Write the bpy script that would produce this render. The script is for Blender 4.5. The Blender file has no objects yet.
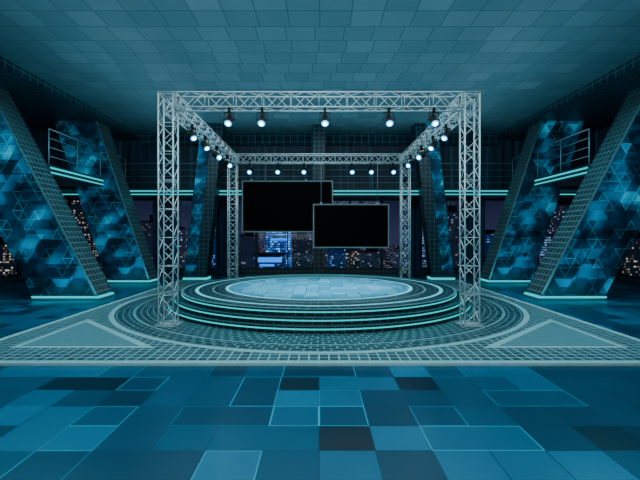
import bpy, math, random
from mathutils import Vector
random.seed(7)
PI = math.pi
scene = bpy.context.scene
COL = scene.collection

# ------------------------------------------------------------------ materials
def lin(r, g, b):
    f = lambda c: (c/12.92 if c <= 0.04045 else ((c+0.055)/1.055)**2.4)
    return (f(r/255), f(g/255), f(b/255), 1.0)

class G:
    def __init__(s, name):
        s.m = bpy.data.materials.new(name); s.m.use_nodes = True
        s.nt = s.m.node_tree; s.nt.nodes.clear()
        s.out = s.nt.nodes.new('ShaderNodeOutputMaterial')
    def n(s, t, **kw):
        nd = s.nt.nodes.new(t)
        for k, v in kw.items(): setattr(nd, k, v)
        return nd
    def put(s, sock, v):
        if isinstance(v, bpy.types.NodeSocket): s.nt.links.new(v, sock)
        else: sock.default_value = v
    def math(s, op, a, b=None):
        nd = s.n('ShaderNodeMath', operation=op); s.put(nd.inputs[0], a)
        if b is not None: s.put(nd.inputs[1], b)
        return nd.outputs[0]
    def mix(s, fac, a, b, blend='MIX'):
        nd = s.n('ShaderNodeMix', data_type='RGBA', blend_type=blend)
        s.put(nd.inputs[0], fac); s.put(nd.inputs[6], a); s.put(nd.inputs[7], b)
        return nd.outputs[2]
    def uv(s):
        u = s.n('ShaderNodeUVMap'); x = s.n('ShaderNodeSeparateXYZ')
        s.nt.links.new(u.outputs[0], x.inputs[0])
        return x.outputs[0], x.outputs[1]
    def attr(s, name):
        return s.n('ShaderNodeAttribute', attribute_name=name).outputs['Fac']
    def white(s, a, b, c=0.0):
        cmb = s.n('ShaderNodeCombineXYZ'); s.put(cmb.inputs[0], a); s.put(cmb.inputs[1], b); s.put(cmb.inputs[2], c)
        w = s.n('ShaderNodeTexWhiteNoise', noise_dimensions='3D'); s.nt.links.new(cmb.outputs[0], w.inputs['Vector'])
        return w.outputs['Value']
    def noise(s, scale, detail=2.0, coord='Object', vec=None):
        t = s.n('ShaderNodeTexNoise'); t.inputs['Scale'].default_value = scale; t.inputs['Detail'].default_value = detail
        if vec is None:
            tc = s.n('ShaderNodeTexCoord'); vec = tc.outputs[coord]
        s.nt.links.new(vec, t.inputs['Vector'])
        return t.outputs['Fac']
    def ramp(s, fac, stops, interp='LINEAR'):
        r = s.n('ShaderNodeValToRGB'); r.color_ramp.interpolation = interp
        els = r.color_ramp.elements
        while len(els) < len(stops): els.new(0.5)
        for e, (p, c) in zip(els, stops): e.position = p; e.color = c
        s.put(r.inputs[0], fac)
        return r.outputs[0]
    def edge(s, u, v):
        cu = s.math('FLOOR', u); cv = s.math('FLOOR', v)
        fu = s.math('SUBTRACT', u, cu); fv = s.math('SUBTRACT', v, cv)
        du = s.math('MINIMUM', fu, s.math('SUBTRACT', 1.0, fu)); dv = s.math('MINIMUM', fv, s.math('SUBTRACT', 1.0, fv))
        return s.math('MINIMUM', du, dv), cu, cv, du, dv
    def finish(s, col, rough=0.5, metal=0.0, emis=None, estr=0.0, spec=0.5):
        b = s.n('ShaderNodeBsdfPrincipled')
        s.put(b.inputs['Base Color'], col); s.put(b.inputs['Roughness'], rough); s.put(b.inputs['Metallic'], metal)
        b.inputs['Specular IOR Level'].default_value = spec
        if emis is not None:
            s.put(b.inputs['Emission Color'], emis); s.put(b.inputs['Emission Strength'], estr)
        s.nt.links.new(b.outputs[0], s.out.inputs[0])
        return s.m

def plain(name, c, rough=0.5, metal=0.0, var=0.12, spec=0.5, estr=0.0):
    g = G(name)
    nz = g.noise(6.0)
    dark = tuple(x*(1-var) for x in c[:3])+(1,); lite = tuple(min(1, x*(1+var)) for x in c[:3])+(1,)
    k = g.mix(nz, dark, lite)
    return g.finish(k, rough, metal, k if estr else None, estr, spec)

def glow(name, c, strength):
    g = G(name)
    nz = g.noise(3.0)
    e = g.mix(nz, tuple(x*0.85 for x in c[:3])+(1,), c)
    return g.finish((0.0, 0.04, 0.05, 1), 0.6, 0.0, e, strength, 0.02)

def gridmat(name, base, line, su, sv, lw, rough=0.35, vary=0.35, estr=0.0, spec=0.35, stagger=0.0):
    g = G(name); u, v = g.uv()
    u = g.math('DIVIDE', u, su); v = g.math('DIVIDE', v, sv)
    if stagger: u = g.math('ADD', u, g.math('MULTIPLY', g.math('FLOOR', v), stagger))
    d, cu, cv, fu, fv = g.edge(u, v)
    r = g.white(cu, cv, 3.0)
    b2 = tuple(x*(1-vary) for x in base[:3])+(1,); b3 = tuple(x*(1+vary) for x in base[:3])+(1,)
    c = g.mix(r, b2, b3)
    e = g.math('LESS_THAN', d, lw)
    col = g.mix(e, c, line)
    if estr: return g.finish(col, rough, 0.0, col, estr, spec)
    return g.finish(col, rough, spec=spec)

def ceiling_mat():
    g = G('ceiling_tiles'); u, v = g.uv()
    v = g.math('DIVIDE', v, 0.72); row = g.math('FLOOR', v)
    off = g.white(row, 2.0, 5.0)
    u = g.math('ADD', g.math('DIVIDE', u, 0.72), off)
    d, cu, cv, fu, fv = g.edge(u, v)
    r = g.white(cu, cv, 1.0)
    c = g.ramp(r, [(0.0, lin(70,102,114)), (0.5, lin(75,108,120)), (0.92, lin(80,113,125)), (1.0, lin(89,122,134))])
    nz = g.noise(0.9, 6.0)
    c = g.mix(g.math('MULTIPLY', nz, 0.45), c, lin(56,88,102))
    e = g.math('LESS_THAN', d, 0.013)
    return g.finish(g.mix(e, c, lin(46,75,88)), 0.7, spec=0.05)

def floor_mat(name, stops, seam, glowc, gstr, rough=0.28, spec=0.2, lw=0.006, soft=0.022):
    # each face of the mesh is one tile: uv is metres inside it, its size, tone and lit edge are face attributes
    g = G(name); u, v = g.uv()
    tw, th, tone, lit = g.attr('tw'), g.attr('th'), g.attr('tone'), g.attr('lit')
    du = g.math('MINIMUM', u, g.math('SUBTRACT', tw, u)); dv = g.math('MINIMUM', v, g.math('SUBTRACT', th, v))
    d = g.math('MINIMUM', du, dv)
    c = g.ramp(tone, stops)
    nz = g.noise(1.1, 6.0)
    c = g.mix(g.math('MULTIPLY', nz, 0.5), c, stops[2][1])
    e = g.math('LESS_THAN', d, lw)
    c2 = g.mix(e, c, seam)
    sf = g.math('MAXIMUM', g.math('SUBTRACT', 1.0, g.math('DIVIDE', d, soft)), 0.0)
    e2 = g.math('MULTIPLY', sf, lit)
    c3 = g.mix(e2, c2, glowc)
    return g.finish(c3, rough, 0.0, glowc, g.math('MULTIPLY', e2, gstr), spec=spec)

def tri_mat():
    g = G('blue_cube_mosaic'); u0, v0 = g.uv()
    def layer(s, ou, ov):
        u = g.math('ADD', g.math('DIVIDE', u0, s), ou); v = g.math('ADD', g.math('DIVIDE', v0, s), ov)
        a = g.math('SUBTRACT', u, g.math('MULTIPLY', v, 0.57735)); b = g.math('MULTIPLY', v, 1.1547)
        ci = g.math('FLOOR', a); cj = g.math('FLOOR', b)
        fa = g.math('SUBTRACT', a, ci); fb = g.math('SUBTRACT', b, cj)
        sm = g.math('ADD', fa, fb); tri = g.math('GREATER_THAN', sm, 1.0)
        return ci, cj, fa, fb, sm, tri
    def cubes(s, ou, ov, seed):
        ci, cj, fa, fb, sm, tri = layer(s, ou, ov)
        k = g.math('MODULO', g.math('ADD', g.math('SUBTRACT', ci, cj), 3000.0), 3.0)
        k0 = g.math('LESS_THAN', k, 0.5); k2 = g.math('GREATER_THAN', k, 1.5)
        k1 = g.math('SUBTRACT', g.math('SUBTRACT', 1.0, k0), k2)
        t0 = g.math('MULTIPLY', k0, tri)
        hx = g.math('ROUND', g.math('ADD', g.math('ADD', ci, k2), t0)); hy = g.math('ROUND', g.math('ADD', g.math('ADD', cj, k1), t0))
        hr = g.white(hx, hy, seed)
        sub = g.math('ROUND', g.math('ADD', k, g.math('MULTIPLY', t0, 5.0)))
        rr = g.white(hx, hy, g.math('ADD', sub, 20.0+seed))
        tr = g.white(ci, cj, g.math('ADD', tri, 50.0+seed))
        d = g.math('MINIMUM', g.math('MINIMUM', fa, g.math('SUBTRACT', 1.0, fa)), g.math('MINIMUM', fb, g.math('SUBTRACT', 1.0, fb)))
        d = g.math('MINIMUM', d, g.math('ABSOLUTE', g.math('SUBTRACT', sm, 1.0)))
        return hr, rr, tr, d
    hr, rr, tr, d = cubes(0.34, 200.0, 30.0, 1.0)
    hr2, rr2, tr2, d2 = cubes(0.53, 177.37, 51.61, 4.0)        # a second, larger facet layer overlapping the first
    nz = g.noise(0.8, 1.0)
    t = g.math('ADD', g.math('ADD', g.math('MULTIPLY', hr, 0.16), g.math('MULTIPLY', rr, 0.30)), g.math('ADD', g.math('MULTIPLY', hr2, 0.16), g.math('MULTIPLY', rr2, 0.28)))
    t = g.math('ADD', t, g.math('MULTIPLY', g.math('SUBTRACT', nz, 0.51), 1.7))  # broad noise paints soft glow patches and deep shade into the mosaic
    c = g.ramp(t, [(0.0, lin(0,14,24)), (0.28, lin(0,28,46)), (0.5, lin(0,54,82)), (0.75, lin(0,102,138)), (1.0, lin(6,170,204))])
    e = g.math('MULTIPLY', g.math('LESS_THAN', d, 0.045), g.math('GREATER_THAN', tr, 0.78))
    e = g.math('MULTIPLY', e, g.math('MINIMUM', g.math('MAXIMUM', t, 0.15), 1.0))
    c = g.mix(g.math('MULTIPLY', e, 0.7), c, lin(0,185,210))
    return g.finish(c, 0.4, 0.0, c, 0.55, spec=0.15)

def wall_mat():
    g = G('dark_ribbed_wall'); u, v = g.uv()
    cmb = g.n('ShaderNodeCombineXYZ'); g.put(cmb.inputs[0], g.math('MULTIPLY', u, 3.0)); g.put(cmb.inputs[1], g.math('MULTIPLY', v, 0.08))
    nz = g.noise(1.6, 3.0, vec=cmb.outputs[0])
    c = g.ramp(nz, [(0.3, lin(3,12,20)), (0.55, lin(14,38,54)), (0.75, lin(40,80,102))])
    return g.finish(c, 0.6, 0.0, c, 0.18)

def city_mat(name, dark, w1, w2, su, sv, prob, strength):
    g = G(name); u, v = g.uv()
    d, cu, cv, du, dv = g.edge(g.math('DIVIDE', u, su), g.math('DIVIDE', v, sv))
    r = g.white(cu, cv, 1.0); r2 = g.white(cu, cv, 2.0)
    band = g.white(3.0, cv, 6.0)
    patch = g.noise(0.06, 2.0)
    p = g.math('MULTIPLY', g.math('ADD', g.math('MULTIPLY', band, 1.2), 0.25), g.math('MULTIPLY', patch, 2.0*prob))
    lit = g.math('MULTIPLY', g.math('LESS_THAN', r, p), g.math('MULTIPLY', g.math('GREATER_THAN', du, 0.05), g.math('GREATER_THAN', dv, 0.22)))
    c = g.mix(r2, w1, w2)
    st = g.math('MULTIPLY', lit, g.math('MULTIPLY', g.math('ADD', g.math('MULTIPLY', r2, r2), 0.12), strength))
    b = g.n('ShaderNodeEmission'); g.put(b.inputs[0], c); g.put(b.inputs[1], st)
    b2 = g.n('ShaderNodeEmission'); g.put(b2.inputs[0], dark); b2.inputs[1].default_value = 1.0
    ad = g.n('ShaderNodeAddShader'); g.nt.links.new(b.outputs[0], ad.inputs[0]); g.nt.links.new(b2.outputs[0], ad.inputs[1])
    g.nt.links.new(ad.outputs[0], g.out.inputs[0])
    return g.m

def glass_mat():
    g = G('window_glass')
    t = g.n('ShaderNodeBsdfTransparent'); t.inputs[0].default_value = (0.85, 0.94, 1, 1)
    gl = g.n('ShaderNodeBsdfGlossy'); gl.inputs['Roughness'].default_value = 0.05
    nz = g.noise(0.7)
    fac = g.math('ADD', 0.015, g.math('MULTIPLY', nz, 0.02))
    mx = g.n('ShaderNodeMixShader'); g.put(mx.inputs[0], fac)
    g.nt.links.new(t.outputs[0], mx.inputs[1]); g.nt.links.new(gl.outputs[0], mx.inputs[2])
    g.nt.links.new(mx.outputs[0], g.out.inputs[0])
    return g.m

M = {}
M['ceil'] = ceiling_mat(); M['tri'] = tri_mat(); M['wall'] = wall_mat(); M['glass'] = glass_mat()
M['floor'] = floor_mat('blue_floor_tiles', [(0.0, lin(0,16,26)), (0.12, lin(0,24,38)), (0.2, lin(0,48,72)), (0.6, lin(0,76,106)), (1.0, lin(0,114,150))], lin(0,50,74), lin(0,168,195), 0.22, soft=0.015)
M['disc'] = floor_mat('icy_stage_tiles', [(0.0, lin(40,130,165)), (0.2, lin(60,154,188)), (0.5, lin(78,174,206)), (0.8, lin(104,194,222)), (1.0, lin(140,216,236))], lin(40,120,150), lin(150,235,250), 0.35, 0.16, 0.5, 0.007, 0.02)
M['grid_dark'] = gridmat('dark_grid_tile', lin(10,28,38), lin(54,90,102), 0.2, 0.2, 0.05)
M['grid_side'] = gridmat('grey_grid_tile', lin(30,52,60), lin(98,132,138), 0.19, 0.19, 0.06)
M['grid_plat'] = gridmat('platform_grid_tile', lin(52,84,94), lin(158,192,194), 0.16, 0.16, 0.06)
M['grid_ring'] = gridmat('ring_brick_tile', lin(28,54,64), lin(126,162,166), 0.24, 0.14, 0.06, stagger=0.5)
M['grid_top'] = gridmat('dark_stage_border_tile', lin(14,36,46), lin(92,130,138), 0.22, 0.16, 0.06)
M['grid_step'] = gridmat('step_grid_tile', lin(10,26,32), lin(62,98,106), 0.2, 0.07, 0.05)
M['pale'] = plain('pale_teal_trim', lin(150,186,190), 0.4)
M['rim'] = plain('glowing_pale_rim', lin(110,210,226), 0.4, estr=0.35)
M['midpale'] = plain('mid_teal_inlay', lin(108,148,158), 0.45)
M['inlay'] = plain('grey_teal_inlay', lin(92,130,140), 0.45)
M['edge'] = plain('grey_teal_edge', lin(76,108,114), 0.45)
M['plinth'] = plain('dark_teal_plinth', lin(46,76,86), 0.4)
M['nosing'] = plain('dark_step_nosing', lin(56,90,98), 0.4)
M['soffit'] = gridmat('soffit_grid_tile', lin(20,44,56), lin(66,100,112), 0.35, 0.3, 0.05, spec=0.1)
M['cyan'] = glow('cyan_strip_light', (0.0, 0.60, 0.66, 1), 1.3)
M['alu'] = plain('bright_aluminium', lin(222,228,230), 0.34, 0.6)
M['alu2'] = plain('dull_aluminium', lin(160,175,180), 0.45, 0.5)
M['black'] = plain('black_metal', lin(4,6,8), 0.55, 0.0, spec=0.2)
M['screen'] = plain('black_display_glass', lin(1,1,1), 0.4, 0.0, spec=0.03)
M['bezel'] = plain('grey_screen_bezel', lin(100,116,120), 0.45, 0.2)
M['steel'] = plain('steel_cable', lin(120,135,140), 0.4, 0.4)
M['slab'] = plain('dark_balcony_slab', lin(22,46,60), 0.5)
M['rail'] = plain('grey_railing_metal', lin(110,142,156), 0.4, 0.3)
M['frame'] = plain('dark_window_frame', lin(14,24,32), 0.5, 0.3)
M['curtain'] = plain('dark_blue_curtain', lin(28,54,76), 0.8, spec=0.1)
def lens_mat():
    g = G('haloed_lamp_lens')
    tc = g.n('ShaderNodeTexCoord'); ln = g.n('ShaderNodeVectorMath', operation='LENGTH')
    mp = g.n('ShaderNodeMapping'); mp.inputs['Scale'].default_value = (1, 1, 0)
    g.nt.links.new(tc.outputs['Object'], mp.inputs[0]); g.nt.links.new(mp.outputs[0], ln.inputs[0])
    d = g.math('DIVIDE', ln.outputs['Value'], 0.095)
    c = g.ramp(d, [(0.25, (0.75, 0.96, 1, 1)), (0.55, (0.06, 0.52, 1.0, 1)), (1.0, (0.0, 0.24, 0.8, 1))])  # blue halo of the lamp's glare painted as the lens's outer ring
    st = g.math('MAXIMUM', g.math('MULTIPLY', g.math('SUBTRACT', 0.48, d), 240.0), g.math('MULTIPLY', g.math('SUBTRACT', 1.3, d), 4.5))
    return g.finish((0.02, 0.02, 0.02, 1), 0.4, 0.0, c, st)
M['lens'] = lens_mat()
M['ground'] = city_mat('city_street_lights', lin(7,9,16), lin(255,160,70), lin(150,180,255), 5.0, 8.0, 0.22, 2.0)
M['c_white'] = city_mat('tower_white_windows', lin(12,44,100), lin(50,130,255), lin(130,195,255), 1.25, 1.5, 0.9, 1.7)
M['c_pale'] = city_mat('tower_pale_windows', lin(26,36,54), lin(190,215,255), lin(150,200,255), 1.0, 1.25, 0.75, 0.9)
M['c_warm'] = city_mat('tower_warm_windows', lin(18,22,34), lin(255,190,110), lin(240,230,205), 0.8, 1.1, 0.28, 0.9)
M['c_blue'] = city_mat('tower_blue_windows', lin(12,32,66), lin(50,130,255), lin(160,205,255), 1.25, 1.5, 0.36, 0.8)
M['c_dim'] = city_mat('tower_dim_windows', lin(24,30,46), lin(240,180,120), lin(150,170,210), 1.5, 1.7, 0.2, 0.8)
M['c_far'] = city_mat('distant_tower_windows', lin(34,38,56), lin(255,190,120), lin(190,205,255), 3.0, 3.3, 0.16, 0.8)
M['c_roof'] = plain('dark_roof_plant', lin(14,18,28), 0.8, spec=0.1)
M['c_sign'] = glow('blue_light_band', (0.0, 0.22, 1.0, 1), 2.0)

# ------------------------------------------------------------------ mesh helpers
class MB:
    def __init__(s): s.v = []; s.f = []; s.mi = []; s.uv = []; s.sm = []
    def face(s, idx, mi=0, uv=None, smooth=False):
        s.f.append(idx); s.mi.append(mi); s.uv.append(uv); s.sm.append(smooth)
    def box(s, x0, x1, y0, y1, z0, z1, mi=0):
        b = len(s.v)
        s.v += [(x, y, z) for z in (z0, z1) for x, y in ((x0, y0), (x1, y0), (x1, y1), (x0, y1))]
        for q in ((0,3,2,1), (4,5,6,7), (0,1,5,4), (1,2,6,5), (2,3,7,6), (3,0,4,7)):
            s.face([b+i for i in q], mi)
        return s
    def prism(s, bot, top, mis=None):
        b = len(s.v); n = len(bot); s.v += list(bot)+list(top)
        mis = mis or [0]*(n+2)
        s.face([b+i for i in reversed(range(n))], mis[n]); s.face([b+n+i for i in range(n)], mis[n+1])
        for i in range(n):
            j = (i+1) % n; s.face([b+i, b+j, b+n+j, b+n+i], mis[i])
        return s
    def tube(s, p0, p1, r, seg=8, r1=None):
        p0 = Vector(p0); p1 = Vector(p1); r1 = r if r1 is None else r1
        d = (p1-p0).normalized(); a = d.orthogonal().normalized(); c = d.cross(a)
        b = len(s.v)
        for p, rr in ((p0, r), (p1, r1)):
            for k in range(seg):
                t = 2*PI*k/seg; s.v.append(tuple(p+(a*math.cos(t)+c*math.sin(t))*rr))
        for k in range(seg):
            j = (k+1) % seg; s.face([b+k, b+j, b+seg+j, b+seg+k], 0, None, True)
        s.face([b+i for i in reversed(range(seg))]); s.face([b+seg+i for i in range(seg)])
        return s
    def lathe(s, prof, seg=128, closed=True, ru=None):
        b = len(s.v); n = len(prof)
        for k in range(seg):
            t = 2*PI*k/seg
            for r, z in prof: s.v.append((r*math.cos(t), r*math.sin(t), z))
        L = [0.0]
        for i in range(n):
            a, c = prof[i], prof[(i+1) % n]; L.append(L[-1]+math.hypot(a[0]-c[0], a[1]-c[1]))
        ru = ru or max(p[0] for p in prof)
        for k in range(seg):
            j = (k+1) % seg
            for i in range(n if closed else n-1):
                m = (i+1) % n
                u0 = 2*PI*k/seg*ru; u1 = 2*PI*(k+1)/seg*ru
                s.face([b+k*n+i, b+j*n+i, b+j*n+m, b+k*n+m], 0,
                       [(u0, L[i]), (u1, L[i]), (u1, L[i+1]), (u0, L[i+1])], False)
        return s
    def disc(s, r, z, seg=128, up=True, mi=0):
        b = len(s.v)
        s.v += [(r*math.cos(2*PI*k/seg), r*math.sin(2*PI*k/seg), z) for k in range(seg)]
        idx = [b+k for k in range(seg)]
        s.face(idx if up else idx[::-1], mi)
        return s
    def build(s, name, mats, parent=None, loc=(0,0,0), rot=(0,0,0), bevel=0.0):
        me = bpy.data.meshes.new(name); me.from_pydata(s.v, [], s.f)
        if not isinstance(mats, (list, tuple)): mats = [mats]
        for m in mats: me.materials.append(m)
        uvl = me.uv_layers.new(name='UVMap')
        for p, mi, uv, sm in zip(me.polygons, s.mi, s.uv, s.sm):
            p.material_index = mi; p.use_smooth = sm
            if uv:
                for li, c in zip(p.loop_indices, uv): uvl.data[li].uv = c
            else:
                n = p.normal
                if abs(n.z) > 0.7: t = Vector((1,0,0)); w = Vector((0,1,0))
                else:
                    t = Vector((-n.y, n.x, 0)).normalized(); w = n.cross(t)
                for li in p.loop_indices:
                    co = me.vertices[me.loops[li].vertex_index].co
                    uvl.data[li].uv = (co.dot(t), co.dot(w))
        me.update()
        o = bpy.data.objects.new(name, me); COL.objects.link(o)
        o.location = loc; o.rotation_euler = rot
        if parent: o.parent = parent
        if bevel:
            bv = o.modifiers.new('bevel', 'BEVEL'); bv.width = bevel; bv.segments = 2; bv.limit_method = 'ANGLE'
        return o

def thing(name, label, cat, loc=(0,0,0), rot=(0,0,0), group=None):
    o = bpy.data.objects.new(name, None); COL.objects.link(o); o.empty_display_size = 0.2
    o.location = loc; o.rotation_euler = rot
    o['label'] = label; o['category'] = cat
    if group: o['group'] = group
    return o
def dup(root, loc, rot=None, label=None):
    r = root.copy(); COL.objects.link(r); r.location = loc
    if rot is not None: r.rotation_euler = rot
    if label: r['label'] = label
    for ch in list(root.children):
        c = ch.copy(); COL.objects.link(c); c.parent = r
        for gch in list(ch.children):
            d = gch.copy(); COL.objects.link(d); d.parent = c
    return r
def inst(o, loc, rot=(0,0,0)):
    c = o.copy(); COL.objects.link(c); c.location = loc; c.rotation_euler = rot; return c
def struct(o): o['kind'] = 'structure'; return o

def tile_layout(nx, ny, rnd, fixed, p_dark, p_lit, probs):
    # covers an nx by ny cell field with 1x1, 2x1, 1x2, 2x2 slabs; fixed: (i, j, w, h, tone, lit)
    used = [[False]*ny for _ in range(nx)]; out = []
    def put(i, j, w, h, t, l):
        for a in range(i, i+w):
            for b in range(j, j+h): used[a][b] = True
        out.append((i, j, w, h, t, l))
    for f in fixed: put(*f)
    def free(i, j, w, h):
        return i+w <= nx and j+h <= ny and not any(used[a][b] for a in range(i, i+w) for b in range(j, j+h))
    for j in range(ny):
        for i in range(nx):
            if used[i][j]: continue
            r = rnd.random(); w, h = 1, 1
            if r < probs[0] and free(i, j, 2, 2): w, h = 2, 2
            elif r < probs[1] and free(i, j, 2, 1): w, h = 2, 1
            elif r < probs[2] and free(i, j, 1, 2): w, h = 1, 2
            t = 0.08 if rnd.random() < p_dark else 0.2+0.8*rnd.random()**1.3
            put(i, j, w, h, t, rnd.choice((0.4, 0.6, 1.0)) if rnd.random() < p_lit else 0.0)
    return out
def tag_tiles(o, vals):
    me = o.data
    for k, nm in enumerate(('tw', 'th', 'tone', 'lit')):
        a = me.attributes.new(nm, 'FLOAT', 'FACE')
        for i, v in enumerate(vals): a.data[i].value = v[k]

# ------------------------------------------------------------------ room shell
F = 420.0; YB = 21.0; XW = 12.6; ZC = 7.0; YC = 12.5; ZS = 6.72
rf = random.Random(11)
CX, CY = 0.525, 0.505; X0 = -24*CX; Y00 = 6.42-17*CY; NX, NY = 48, 46
fx = [(24, 12, 1, 1, 0.03, 0.0), (23, 15, 1, 1, 0.08, 0.0), (26, 15, 1, 1, 0.10, 0.0), (17, 15, 2, 1, 0.12, 0.0), (29, 12, 1, 1, 0.08, 0.0), (30, 12, 1, 1, 0.15, 0.0), (21, 16, 1, 1, 0.22, 0.3), (19, 14, 1, 1, 0.2, 0), (21, 11, 1, 1, 0.3, 0), (22, 12, 2, 1, 0.62, 0.0),
      (26, 12, 2, 1, 0.75, 1.0), (23, 13, 1, 1, 0.7, 1.0), (22, 11, 1, 1, 0.9, 0.8), (28, 14, 2, 1, 0.5, 0.7), (19, 13, 1, 1, 0.6, 0.8), (24, 14, 1, 1, 0.8, 0.6), (20, 12, 1, 2, 0.45, 0.0), (21, 13, 2, 1, 0.35, 0.4)]
tl = tile_layout(NX, NY, rf, fx, 0.01, 0.34, (0.03, 0.26, 0.36))
m = MB(); vals = []
for i, j, w, h, t, l in tl:
    x, y = X0+i*CX, Y00+j*CY; b = len(m.v); W, H = w*CX, h*CY
    m.v += [(x, y, 0), (x+W, y, 0), (x+W, y+H, 0), (x, y+H, 0)]
    m.face([b, b+1, b+2, b+3], 0, [(0, 0), (W, 0), (W, H), (0, H)]); vals.append((W, H, t, l))
x1, y1 = X0+NX*CX, Y00+NY*CY; b = len(m.v)
m.v += [(x, y, z) for z in (-0.3, 0) for x, y in ((X0, Y00), (x1, Y00), (x1, y1), (X0, y1))]
for q in ((0,3,2,1), (0,1,5,4), (1,2,6,5), (2,3,7,6), (3,0,4,7)):
    m.face([b+i for i in q]); vals.append((1, 1, 0.3, 0))
fl = struct(m.build('floor', M['floor'])); tag_tiles(fl, vals)
struct(MB().box(-XW, XW, -2, YB, ZC, ZC+0.3).build('ceiling', M['ceil']))
struct(MB().box(-XW, -8.9, -2, YB, ZS, ZC).build('trim_1', M['soffit']))
struct(MB().box(8.9, XW, -2, YB, ZS, ZC).build('trim_2', M['soffit']))
struct(MB().box(-8.9, 8.9, YB-0.25, YB, 6.45, ZC).build('trim_3', M['soffit']))
ZW = 3.80
struct(MB().box(-XW-0.3, XW+0.3, YB, YB+0.3, ZW, ZC).build('wall_back', M['wall']))
struct(MB().box(-XW-0.3, XW+0.3, YB, YB+0.3, -0.3, 0.28).build('baseboard_back', M['grid_dark']))
for sx, nm in ((-1, 'left'), (1, 'right')):
    x0, x1 = sorted((sx*XW, sx*(XW+0.3)))
    struct(MB().box(x0, x1, -2, YB, ZW, ZC).build('wall_'+nm, M['wall']))
    struct(MB().box(x0, x1, -2, YB, -0.3, 0.28).build('baseboard_'+nm, M['grid_dark']))
wn = 0
def window(cx, cy, w, rot):
    global wn; wn += 1
    r = bpy.data.objects.new('window_%d' % wn, None); COL.objects.link(r); r.location = (cx, cy, 0.28); r.rotation_euler = (0,0,rot)
    r['kind'] = 'structure'
    h = ZW-0.28; t = 0.07; f = MB()
    f.box(-w/2, w/2, 0.04, 0.18, 0, t); f.box(-w/2, w/2, 0.04, 0.18, h-t, h)
    f.box(-w/2, -w/2+t, 0.04, 0.18, t, h-t); f.box(w/2-t, w/2, 0.04, 0.18, t, h-t)
    f.box(-0.025, 0.025, 0.06, 0.16, t, h-t)
    f.build('window_frame', M['frame'], r)
    MB().box(-w/2+t, w/2-t, 0.10, 0.115, t, h-t).build('pane', M['glass'], r)
for i in range(8): window(-XW+3.15*(i+0.5), YB, 3.15, 0)
for i in range(4):
    window(-XW, YB-3.2*(i+0.5), 3.2, PI/2); window(XW, YB-3.2*(i+0.5), 3.2, -PI/2)

# curtains standing in folds in front of the back windows
def curtain(label, x0, x1):
    r = thing('curtain', label, 'curtain', ((x0+x1)/2, YB-0.28, 0.0), (0,0,0), 'dark curtains at the back windows')
    w = x1-x0; n = int(w*40); m = MB(); zt = 3.76
    for i in range(n+1):
        x = -w/2+w*i/n; y = 0.06*math.sin(x*22)+0.02*math.sin(x*9)
        m.v += [(x, y, 0.01), (x, y, zt)]
    for i in range(n): m.face([2*i, 2*i+2, 2*i+3, 2*i+1], 0, None, True)
    m.build('drape', M['curtain'], r)
    MB().box(-w/2, w/2, -0.09, 0.09, zt, zt+0.05).build('curtain_track', M['frame'], r)
curtain('dark blue curtain beside the back left truss column', -5.1, -3.95)
curtain('dark blue curtain beside the back right truss column', 4.35, 5.1)
curtain('dark blue curtain left of the left slim pillar', -8.2, -7.0)
curtain('dark blue curtain right of the right slim pillar', 7.0, 8.2)

# platform with inlays
P = thing('stage_platform', 'low grid tiled rectangular platform with pale edge under the round stage', 'platform', (0, 0, 0))
Y0, Y1, PX = 6.42, 18.3, 6.0; PZ = 0.04; PT = PZ+0.012
MB().box(-PX, PX, Y0, Y1, 0, PZ).build('base', M['grid_plat'], P)
MB().box(-PX, PX, Y0-0.02, Y0+0.10, 0.002, PZ+0.006).build('edge_trim', M['pale'], P)
for sx in (-1, 1):
    a, b = sorted((sx*(PX-0.12), sx*(PX+0.02)))
    MB().box(a, b, Y0+0.10, Y1, 0.002, PZ+0.006).build('edge_trim', M['pale'], P)
for sx in (-1, 1):
    def tri(pts, z0, z1, name, mat):
        pts = [(sx*x, y) for x, y in pts]
        if sx < 0: pts = pts[::-1]
        MB().prism([(x, y, z0) for x, y in pts], [(x, y, z1) for x, y in pts]).build(name, mat, P)
    tri([(2.84, 7.28), (5.36, 7.28), (5.36, 9.76)], PZ, PZ+0.006, 'corner_inlay_border', M['pale'])
    tri([(3.16, 7.39), (5.24, 7.39), (5.24, 9.44)], PZ+0.006, PZ+0.010, 'corner_inlay', M['inlay'])
def ring(r0, r1, z0, z1, name, mat, parent, cy=YC):
    return MB().lathe([(r0, z0), (r1, z0), (r1, z1), (r0, z1)], 160).build(name, mat, parent, (0, cy, 0))
ring(4.0, 5.48, PZ, PT-0.003, 'tiled_ring', M['grid_ring'], P)
ring(5.48, 5.60, PZ, PT, 'ring_border', M['pale'], P)
ring(5.02, 5.07, PT-0.003, PT, 'ring_line', M['midpale'], P)

# ------------------------------------------------------------------ round stage
S = thing('round_stage', 'round three-tier stage with cyan light strips and pale blue centre', 'stage', (0, YC, PT))
def tier(R, z0, z1, name):
    m = MB(); m.disc(R, z1, 160); m.disc(R, z0, 160, False)
    m.lathe([(R, z0), (R, z1)], 160, closed=False)
    return m.build(name, M['grid_step'], S)
tiers = [(4.22, 0.0, 0.14), (4.06, 0.14, 0.28), (3.88, 0.28, 0.42)]
for (R, z0, z1), nm in zip(tiers, ('lower_step', 'middle_step', 'top_step')):
    tier(R, z0, z1, nm)
    ring(R-0.04, R+0.02, z1, z1+0.008, 'step_nosing', M['nosing'] if nm != 'top_step' else M['midpale'], S, 0)
    ring(R-0.01, R+0.015, z0+0.07, z0+0.10, 'light_strip', M['cyan'], S, 0)
ring(2.72, 3.83, 0.42, 0.426, 'tread', M['grid_top'], S, 0)
ring(2.62, 2.72, 0.42, 0.432, 'floor_border', M['rim'], S, 0)
ring(3.44, 3.54, 0.426, 0.43, 'floor_border', M['rim'], S, 0)
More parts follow.
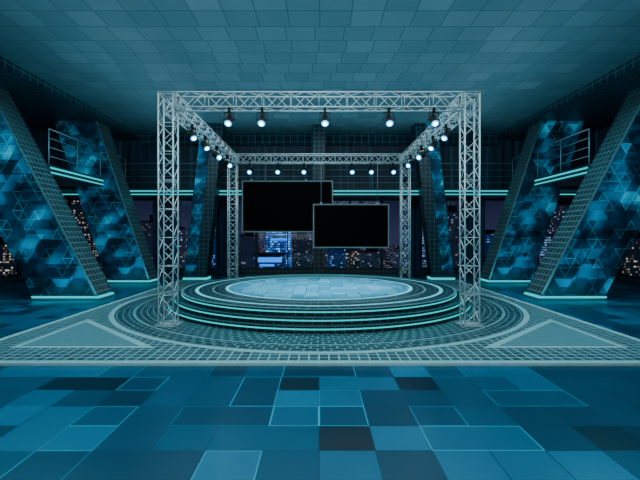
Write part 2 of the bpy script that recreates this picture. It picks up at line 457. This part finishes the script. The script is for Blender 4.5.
ring(3.04, 3.09, 0.426, 0.43, 'floor_border', M['midpale'], S, 0)
# stage floor: tiles clipped to the circle
RD = 2.62; c0 = 0.35; nd = 16
def clip_disc(x0, x1, y0, y1):
    n = 6; pts = []
    for (ax, ay), (bx, by) in (((x0,y0),(x1,y0)), ((x1,y0),(x1,y1)), ((x1,y1),(x0,y1)), ((x0,y1),(x0,y0))):
        for k in range(n):
            x, y = ax+(bx-ax)*k/n, ay+(by-ay)*k/n
            q = math.hypot(x, y)
            if q > RD: x, y = x*RD/q, y*RD/q
            pts.append((x, y))
    return pts
m = MB(); vals = []
for i, j, w, h, t, l in tile_layout(nd, nd, random.Random(5), [], 0.0, 0.25, (0.1, 0.34, 0.5)):
    x0, y0 = (i-nd/2)*c0, (j-nd/2)*c0; W, H = w*c0, h*c0
    qx = min(abs(x0), abs(x0+W)) if x0*(x0+W) > 0 else 0; qy = min(abs(y0), abs(y0+H)) if y0*(y0+H) > 0 else 0
    if math.hypot(qx, qy) > RD-0.03: continue
    pts = clip_disc(x0, x0+W, y0, y0+H); b = len(m.v)
    m.v += [(x, y, 0.431) for x, y in pts]
    m.face(list(range(b, b+len(pts))), 0, [(x-x0, y-y0) for x, y in pts]); vals.append((W, H, t, l))
sf = m.build('stage_floor', M['disc'], S); tag_tiles(sf, vals)

# ------------------------------------------------------------------ pillars
def pillar(s, name, label, xi, xo, lean, ya, yb, ztop, group):
    r = thing(name, label, 'pillar', (s*(xi+xo)/2, ya, 0), (0,0,0), group)
    cx = (xi+xo)/2; d = yb-ya
    def X(x, z): return s*(x-cx+lean*z)
    def col(x0, x1, y0, y1, z0, z1, nm, mats, mis=None):
        q = [(x0, y0), (x1, y0), (x1, y1), (x0, y1)]
        bot = [(X(x, z0), y, z0) for x, y in q]; top = [(X(x, z1), y, z1) for x, y in q]
        if s < 0:
            bot = bot[::-1]; top = top[::-1]
        return MB().prism(bot, top, mis).build(nm, mats, r)
    col(xi+0.06, xo, 0.03, d, 0.0, ztop, 'mosaic_body', M['tri'])
    col(xi, xi+0.06, 0.03, d, 0.16, ztop, 'tiled_inner_face', M['grid_side'])
    col(xi, xi+0.07, 0.0, 0.03, 0.16, ztop, 'edge_trim', M['edge'])
    col(xi-0.03, xo+0.03, -0.05, d+0.02, 0.0, 0.05, 'plinth', M['plinth'])
    col(xi-0.02, xo+0.02, -0.035, 0.03, 0.06, 0.12, 'light_strip', M['cyan'])
    col(xi-0.02, xi+0.06, 0.03, d, 0.06, 0.12, 'light_strip', M['cyan'])
    return r
gp = 'leaning blue mosaic pillars'
pillar(-1, 'leaning_pillar', 'big blue mosaic pillar leaning left, nearest on the left side', 6.73, 8.75, 0.52, 12.9, 13.85, ZS, gp)
pillar(1, 'leaning_pillar', 'big blue mosaic pillar leaning right, nearest on the right side', 6.73, 8.75, 0.52, 12.9, 13.85, ZS, gp)
pillar(-1, 'leaning_pillar', 'smaller blue mosaic pillar leaning left behind the left balcony', 6.95, 8.75, 0.33, 17.35, 18.3, ZS, gp)
pillar(1, 'leaning_pillar', 'smaller blue mosaic pillar leaning right behind the right balcony', 6.95, 8.75, 0.33, 17.35, 18.3, ZS, gp)
def backpillar(s, label):
    r = thing('tiled_pillar', label, 'pillar', (s*5.55, 18.75, 0), (0,0,0), 'slim grid tiled pillars')
    q = [(-0.5, 0), (0.5, 0), (0.5, 0.7), (-0.5, 0.7)]
    def lay(z, x0=0.0, y0=0.0): return [(x+(x0 if x > 0 else -x0)-s*0.11*z, y+(y0 if y > 0 else -y0), z) for x, y in q]
    MB().prism(lay(0), lay(ZC)).build('tiled_shaft', M['grid_dark'], r)
    MB().prism(lay(0.0, 0.03, 0.03), lay(0.1, 0.03, 0.03)).build('light_strip', M['cyan'], r)
    def strip(z):
        c = s*0.22-s*0.11*z
        return [(c-0.24, -0.03, z), (c+0.24, -0.03, z), (c+0.24, 0, z), (c-0.24, 0, z)]
    MB().prism(strip(0.1), strip(ZC)).build('mosaic_panel', M['tri'], r)
backpillar(-1, 'slim dark mosaic and grid-tiled pillar behind the truss on the left')
backpillar(1, 'slim dark mosaic and grid-tiled pillar behind the truss on the right')
r = thing('tiled_column', 'narrow upright grid-tiled column behind the two hanging screens', 'column', (0, 18.9, 0))
MB().box(-0.28, 0.28, 0, 0.5, 0, ZC).build('tiled_shaft', M['grid_dark'], r)
MB().box(-0.32, 0.32, -0.04, 0.54, 0, 0.1).build('light_strip', M['cyan'], r)

# ------------------------------------------------------------------ balconies and railings
def balcony(label, x0, x1, y0, y1, edge, rl, z1=4.15):
    z0 = z1-0.33
    cx, cy = (x0+x1)/2, (y0+y1)/2; hx, hy = (x1-x0)/2, (y1-y0)/2
    r = thing('balcony', label, 'balcony', (cx, cy, z0), (0,0,0), 'balconies')
    MB().box(-hx, hx, -hy, hy, 0, z1-z0).build('slab', M['slab'], r)
    q = thing('balcony_railing', rl, 'railing', (cx, cy, z1), (0,0,0), 'balcony railings')
    H = 1.2
    for a, b in ((0.05, 0.10), (0.20, 0.26)):
        if edge == 'f': MB().box(-hx, hx, -hy-0.025, -hy, a, b).build('light_strip', M['cyan'], r)
        elif edge == 'l': MB().box(-hx-0.025, -hx, -hy, hy, a, b).build('light_strip', M['cyan'], r)
        else: MB().box(hx, hx+0.025, -hy, hy, a, b).build('light_strip', M['cyan'], r)
    if edge == 'f': p0, p1 = Vector((-hx+0.06, -hy+0.08, 0)), Vector((hx-0.06, -hy+0.08, 0))
    elif edge == 'l': p0, p1 = Vector((-hx+0.08, -hy+0.06, 0)), Vector((-hx+0.08, hy-0.06, 0))
    else: p0, p1 = Vector((hx-0.08, -hy+0.06, 0)), Vector((hx-0.08, hy-0.06, 0))
    n = max(1, round((p1-p0).length/(2.6 if edge == 'f' else 1.6)))
    for i in range(n+1):
        p = p0.lerp(p1, i/n); MB().tube(p, p+Vector((0,0,H)), 0.02).build('post', M['rail'], q)
    for z, rr in ((H, 0.024), (0.9, 0.012), (0.6, 0.012), (0.3, 0.012)):
        MB().tube(p0+Vector((0,0,z)), p1+Vector((0,0,z)), rr).build('top_rail' if z == H else 'rail', M['rail'], q)
XB = XW-0.02
balcony('left side balcony with cyan edge strips between the two leaning pillars', -XB, -8.9, 13.9, 17.3, 'r', 'metal railing on the left balcony between the leaning pillars', 4.33)
balcony('right side balcony with cyan edge strips between the two leaning pillars', 8.9, XB, 13.9, 17.3, 'l', 'metal railing on the right balcony between the leaning pillars', 4.33)
balcony('short left balcony piece with cyan strips behind the smaller leaning pillar', -XB, -8.9, 18.35, 19.55, 'r', 'short metal railing behind the smaller left pillar', 4.33)
balcony('short right balcony piece with cyan strips behind the smaller leaning pillar', 8.9, XB, 18.35, 19.55, 'l', 'short metal railing behind the smaller right pillar', 4.33)
balcony('long back balcony with cyan strips running behind the truss and screens', -XB, XB, 19.6, YB-0.02, 'f', 'long metal railing on the back balcony behind the truss')

# ------------------------------------------------------------------ truss
TS = 0.35; TR = 0.018; TC = TS/2-TR
TX = 3.275; TY0 = 9.13; TY1 = 15.96; ZT = 5.07
def truss(name, label, cat, L, loc, rot, group, plate=False):
    r = thing(name, label, cat, loc, rot, group)
    ch = MB().tube((0,0,0.02), (0,0,L-0.02), TR, 8).build('chord', M['alu'], r, (TC, TC, 0))
    for x, y in ((-TC, TC), (TC, -TC), (-TC, -TC)): inst(ch, (x, y, 0)).parent = r
    n = max(2, round((L-0.1)/0.31)); h = (L-0.1)/n; m = MB()
    for i in range(n):
        z0 = 0.05+i*h; a = -TC if i % 2 == 0 else TC
        m.tube((a, -TC, z0), (-a, -TC, z0+h), 0.0085, 6)
        if i % 2 == 0: m.tube((-TC, -TC, z0), (TC, -TC, z0), 0.007, 6)
    m.tube((-TC, -TC, 0.05+n*h), (TC, -TC, 0.05+n*h), 0.009, 6)
    la = m.build('lattice_bracing', M['alu'], r)
    for k in (1, 2, 3): inst(la, (0,0,0), (0,0,k*PI/2)).parent = r
    e = MB()
    for a, b, c, d in ((-TS/2, TS/2, -TS/2, -TS/2+0.045), (-TS/2, TS/2, TS/2-0.045, TS/2), (-TS/2, -TS/2+0.045, -TS/2+0.045, TS/2-0.045), (TS/2-0.045, TS/2, -TS/2+0.045, TS/2-0.045)):
        e.box(a, b, c, d, 0, 0.02)
    ep = e.build('end_frame', M['alu2'], r, (0,0,L-0.02))
    if plate:
        MB().box(-0.26, 0.26, -0.26, 0.26, 0, 0.02).build('base_plate', M['alu2'], r, bevel=0.004)
        b = MB().lathe([(0.0005, 0.02), (0.028, 0.02), (0.028, 0.045), (0.0005, 0.045)], 6).build('bolt', M['steel'], r, (0.22, 0.22, 0))
        for x, y in ((-0.22, 0.22), (0.22, -0.22), (-0.22, -0.22)): inst(b, (x, y, 0)).parent = r
    else:
        inst(ep, (0,0,0)).parent = r
    return r
zp = PT
for (x, y, lb) in ((-TX, TY0, 'tall aluminium truss column at the front left of the stage'), (TX, TY0, 'tall aluminium truss column at the front right of the stage'),
                   (-TX, TY1, 'aluminium truss column at the back left of the stage'), (TX, TY1, 'aluminium truss column at the back right of the stage')):
    truss('truss_column', lb, 'truss column', ZT-zp, (x, y, zp), (0,0,0), 'truss columns', True)
zb = ZT-TS/2; bl = 2*TX-TS
truss('truss_beam', 'front aluminium truss beam spanning above the stage, nearest the viewer', 'truss beam', bl, (-TX+TS/2, TY0, zb), (0, PI/2, 0), 'truss beams')
truss('truss_beam', 'back aluminium truss beam above the two black screens', 'truss beam', bl, (-TX+TS/2, TY1, zb), (0, PI/2, 0), 'truss beams')
sl = TY1-TY0-TS
truss('truss_beam', 'left aluminium truss beam running back from the front column', 'truss beam', sl, (-TX, TY0+TS/2, zb), (-PI/2, 0, 0), 'truss beams')
truss('truss_beam', 'right aluminium truss beam running back from the front column', 'truss beam', sl, (TX, TY0+TS/2, zb), (-PI/2, 0, 0), 'truss beams')

# ------------------------------------------------------------------ spotlights
def make_spot(label, tilt, k):
    r = thing('stage_spotlight', label, 'spotlight', (0,0,0), (0,0,0), None)
    c = MB(); c.box(-0.025*k, 0.025*k, -0.05*k, 0.05*k, -0.11*k, 0)
    c.build('clamp', M['black'], r, bevel=0.006)
    y = MB(); w = 0.115*k; a = w-0.012*k
    q = [(-w, -0.11*k), (w, -0.11*k), (w, -0.30*k), (a, -0.30*k), (a, -0.125*k), (-a, -0.125*k), (-a, -0.30*k), (-w, -0.30*k)]
    n = len(q)
    y.v += [(x, -0.02*k, z) for x, z in q]+[(x, 0.02*k, z) for x, z in q]
    y.face([n-1-i for i in range(n)]); y.face([n+i for i in range(n)])
    for i in range(n):
        j = (i+1) % n; y.face([i, j, n+j, n+i])
    y.build('yoke', M['black'], r)
    pz = -0.27*k
    b = MB().lathe([(0.001, 0.17*k), (0.05*k, 0.165*k), (0.08*k, 0.12*k), (0.086*k, 0.0), (0.086*k, -0.13*k), (0.098*k, -0.15*k), (0.098*k, -0.185*k), (0.09*k, -0.185*k), (0.085*k, -0.16*k), (0.001, -0.16*k)], 20, closed=False)
    body = b.build('lamp_body', M['black'], r, (0,0,pz), (tilt,0,0))
    l = MB().lathe([(0.001, -0.188*k), (0.05*k, -0.184*k), (0.086*k, -0.165*k), (0.001, -0.162*k)], 20, closed=False)
    lens = l.build('lens', M['lens'], body); lens['label'] = 'glowing white lens with painted blue halo'
    MB().tube((-w-0.02*k, 0, pz), (-w, 0, pz), 0.018*k, 8).build('pivot_knob', M['black'], r)
    MB().tube((w, 0, pz), (w+0.02*k, 0, pz), 0.018*k, 8).build('pivot_knob', M['black'], r)
    return r
def lamp(loc, target, energy, size=55):
    l = bpy.data.lights.new('spot_beam', 'SPOT'); l.energy = energy; l.color = (0.50, 0.85, 1.0); l.spot_size = math.radians(size); l.spot_blend = 0.8; l.shadow_soft_size = 0.12
    o = bpy.data.objects.new('spot_beam', l); COL.objects.link(o); o.location = loc
    o.rotation_euler = (Vector(target)-Vector(loc)).to_track_quat('-Z', 'Y').to_euler()
ordn = ['first', 'second', 'third', 'fourth', 'fifth', 'sixth', 'seventh']
zh = ZT-TS
xs = [(x-319)*8.95/F for x in (229, 262, 325, 389, 434)]
protoF = make_spot('', -0.80, 0.95)
for i, x in enumerate(xs):
    lb = ordn[i]+' black spotlight from the left under the front truss beam'
    o = protoF if i == 0 else dup(protoF, (0,0,0))
    o.location = (x, TY0-TC, zh); o['label'] = lb; o['group'] = 'spotlights on the front truss beam'
    lamp((x, TY0-TC, zh-0.62), (x*0.4, YC-0.2, 0.4), 230)
protoB = make_spot('', -1.1, 1.1)
for i, px in enumerate((250, 278, 304, 352, 371, 393)):
    x = (px-319)*15.77/F
    o = protoB if i == 0 else dup(protoB, (0,0,0))
    o.location = (x, TY1-TC, zh); o['label'] = ordn[i]+' small spotlight from the left under the back truss beam'; o['group'] = 'spotlights on the back truss beam'
    lamp((x, TY1-TC-0.35, zh-0.5), (x*0.5, YC+0.3, 0.4), 130)
for s, nm in ((-1, 'left'), (1, 'right')):
    for i, y in enumerate((10.3, 11.5, 12.8, 14.3)):
        o = dup(protoF if i < 2 else protoB, (s*(TX-TC), y, zh), (0, 0, -s*math.radians(40)))
        o['label'] = '%s spotlight from the front under the %s truss beam' % (ordn[i], nm); o['group'] = 'spotlights on the %s truss beam' % nm
        lamp((s*(TX-TC-0.35), y, zh-0.6), (s*0.6, YC, 0.4), 110)

# ------------------------------------------------------------------ hanging screens
def screen(label, cx, cz, w, h, y, xs_c):
    r = thing('hanging_screen', label, 'screen', (cx, y, cz-h/2), (0,0,0), 'hanging black screens')
    b = 0.045; f = MB()
    f.box(-w/2, w/2, -0.05, 0.03, 0, b); f.box(-w/2, w/2, -0.05, 0.03, h-b, h)
    f.box(-w/2, -w/2+b, -0.05, 0.03, b, h-b); f.box(w/2-b, w/2, -0.05, 0.03, b, h-b)
    f.build('bezel', M['bezel'], r)
    MB().box(-w/2+b, w/2-b, -0.035, 0.02, b, h-b).build('display_panel', M['screen'], r)
    MB().box(-w/2+0.2, w/2-0.2, 0.03, 0.07, 0.2, h-0.2).build('back_housing', M['black'], r, bevel=0.01)
    top = zh-(cz-h/2)+0.02
    for x in xs_c:
        MB().box(x-cx-0.04, x-cx+0.04, -0.04, 0.02, h, h+0.06).build('bracket', M['steel'], r)
        MB().tube((x-cx, -0.01, h+0.05), (x-cx, -0.01, top), 0.012, 6).build('suspension_cable', M['steel'], r)
ya = TY1+TC
screen('larger black flat screen hanging higher on the left', (287.5-319)*ya/F, 2+28.5*ya/F, 91*ya/F, 51.5*ya/F, ya, (-2.6, -0.5))
yb = TY1-TC
screen('smaller black flat screen hanging lower in front on the right', (351-319)*yb/F, 2+9*yb/F, 76*yb/F, 44*yb/F, yb, (0.08, 2.2))

# ------------------------------------------------------------------ city outside
ZG = -60
struct(MB().box(-1600, 1600, 60, 2600, ZG-1, ZG).build('city_ground', M['ground']))
def tower(px0, px1, ytop, D, mat, label, roof=0, sign=(), dep=None, name='office_tower', group='city towers outside'):
    D = D*2.4; roof = roof*2
    x0, x1 = (px0-319)*D/F, (px1-319)*D/F; zt = 2+(235-ytop)*D/F
    r = thing(name, label, 'building', ((x0+x1)/2, D, ZG), (0,0,0), group)
    w = x1-x0; d = dep or min(w*0.9, 25); H = zt-ZG
    MB().box(-w/2, w/2, 0, d, 0, H).build('facade', mat, r)
    MB().box(-w/2-0.2, w/2+0.2, -0.2, d+0.2, H, H+0.8).build('parapet', M['c_roof'], r)
    if roof: MB().box(-w*0.25, w*0.22, d*0.2, d*0.7, H+0.8, H+0.8+roof).build('roof_plant_room', M['c_roof'], r)
    if roof > 3: MB().tube((0.1*w, d*0.4, H+0.8+roof), (0.1*w, d*0.4, H+6+roof), 0.25).build('mast', M['c_roof'], r)
    for a, b, c, e in sign:
        MB().box(w*a, w*b, -0.5, 0, H-c, H-e).build('light_band', M['c_sign'], r)
tower(240, 257, 236, 95, M['c_dim'], 'dim grey tower just right of the back left truss column', 1)
tower(266, 290, 231, 110, M['c_white'], 'bright blue-lit office tower below the larger screen', 1.2, ((-0.3, 0.48, 6, 4.6),))
tower(254, 283, 256, 78, M['c_blue'], 'low block with glowing blue light bands in front of the bright tower', 0, ((-0.46, 0.46, 2.8, 0.6), (-0.3, 0.2, 4.6, 3.6)))
tower(292, 312, 238, 140, M['c_dim'], 'dim building left of the tiled column in the skyline', 2)
tower(328, 346, 249, 120, M['c_blue'], 'bluish low block just right of the tiled column')
tower(346, 360, 245, 100, M['c_warm'], 'narrow warm-lit block below the middle of the smaller screen', 1)
tower(361, 386, 252, 135, M['c_dim'], 'wide dim block below the right end of the smaller screen', 1)
tower(408, 428, 195, 85, M['c_pale'], 'tall bright tower seen behind the back right truss column')
tower(432, 470, 212, 120, M['c_dim'], 'dim tower partly hidden behind the right slim pillar', 2)
tower(205, 232, 218, 125, M['c_blue'], 'blue-lit tower partly hidden behind the back left truss column')
tower(140, 170, 222, 115, M['c_dim'], 'dim wide tower behind the front left truss column', 2)
tower(66, 88, 190, 80, M['c_warm'], 'tall warm-lit tower between the two left leaning pillars')
tower(-30, 16, 244, 70, M['c_warm'], 'warm-lit block at the far left edge of the view', 1)
tower(484, 506, 234, 110, M['c_blue'], 'blue-lit tower beside the front right truss column', 1)
tower(526, 552, 236, 90, M['c_pale'], 'white-lit block between the two right leaning pillars', 1)
tower(560, 585, 205, 130, M['c_dim'], 'dim tall tower beyond the right balcony', 2)
tower(622, 665, 238, 72, M['c_warm'], 'warm-lit block at the far right edge of the view', 1)
px = -60
while px < 700:
    w_ = random.uniform(7, 15)
    tower(px, px+w_, random.uniform(226, 252), random.uniform(230, 330), M['c_far'], 'distant hazy tower low on the night skyline behind the windows',
          random.choice((0, 1.5, 3)), group='distant hazy towers on the skyline')
    px += w_+random.uniform(6, 18)

# ------------------------------------------------------------------ light
def area(name, loc, rot, sx, sy, e, col, spec=0.3):
    l = bpy.data.lights.new(name, 'AREA'); l.shape = 'RECTANGLE'; l.size = sx; l.size_y = sy; l.energy = e; l.color = col; l.specular_factor = spec
    o = bpy.data.objects.new(name, l); COL.objects.link(o); o.location = loc; o.rotation_euler = rot
area('ceiling_fill', (0, 12.3, 5.2), (PI, 0, 0), 14, 13, 460, (0.60, 0.90, 1.0), 0.0)  # added fill facing up to lighten the ceiling, no such fixture
area('front_fill', (0, 4.2, 6.6), (0, 0, 0), 6, 3.5, 320, (0.34, 0.88, 1.0), 0.0)  # added unseen lamp that brightens the front floor
area('stage_fill', (0, 11.5, 6.7), (0, 0, 0), 12, 8, 480, (0.60, 0.92, 1.0), 0.2)  # added overhead fill for the stage and platform
area('room_fill', (0, 1.0, 3.5), (math.radians(75), 0, 0), 12, 4, 250, (0.80, 0.96, 1.0), 0.2)  # added fill above the camera, lightens the room ahead
for s in (-1, 1):
    area('side_fill', (s*4.5, 13.5, 3.6), (0, s*-math.radians(100), 0), 5, 8, 75, (0.60, 0.92, 1.0), 0.1)  # added fill aimed outward at the pillars and side walls
    area('side_floor_fill', (s*7.6, 9.5, 6.3), (0, 0, 0), 3, 6, 240, (0.36, 0.86, 1.0), 0.0)  # added fill lamp over the side floor
    area('pillar_fill', (s*7.5, 12.2, 0.25), (math.radians(118), 0, 0), 2.0, 0.2, 12, (0.1, 0.85, 1.0), 0.0)  # added lamp, not a fixture: throws a cyan glow up the front pillar
    area('pillar_fill', (s*7.7, 16.7, 0.25), (math.radians(118), 0, 0), 1.8, 0.2, 10, (0.1, 0.85, 1.0), 0.0)  # same kind of added glow lamp for the rear pillar
area('back_fill', (0, 16.8, 5.6), (math.radians(75), 0, 0), 16, 2, 45, (0.55, 0.90, 1.0), 0.0)  # added fill that brightens the back wall

w = bpy.data.worlds.new('night_sky'); scene.world = w; w.use_nodes = True
nt = w.node_tree; bg = nt.nodes['Background']
tc = nt.nodes.new('ShaderNodeTexCoord'); sp = nt.nodes.new('ShaderNodeSeparateXYZ'); rp = nt.nodes.new('ShaderNodeValToRGB')
nt.links.new(tc.outputs['Generated'], sp.inputs[0]); nt.links.new(sp.outputs[2], rp.inputs[0]); nt.links.new(rp.outputs[0], bg.inputs[0])
rp.color_ramp.elements[0].position = 0.0; rp.color_ramp.elements[0].color = lin(58, 56, 86)
rp.color_ramp.elements[1].position = 0.12; rp.color_ramp.elements[1].color = lin(14, 26, 46)
bg.inputs[1].default_value = 0.8

# ------------------------------------------------------------------ camera
cam = bpy.data.cameras.new('camera'); co = bpy.data.objects.new('camera', cam); COL.objects.link(co)
cam.sensor_width = 36; cam.lens = 36*F/640; cam.shift_x = 1/640; cam.shift_y = -5/640; cam.clip_end = 4000
co.location = (0, 0, 2.0); co.rotation_euler = (PI/2, 0, 0)
scene.camera = co
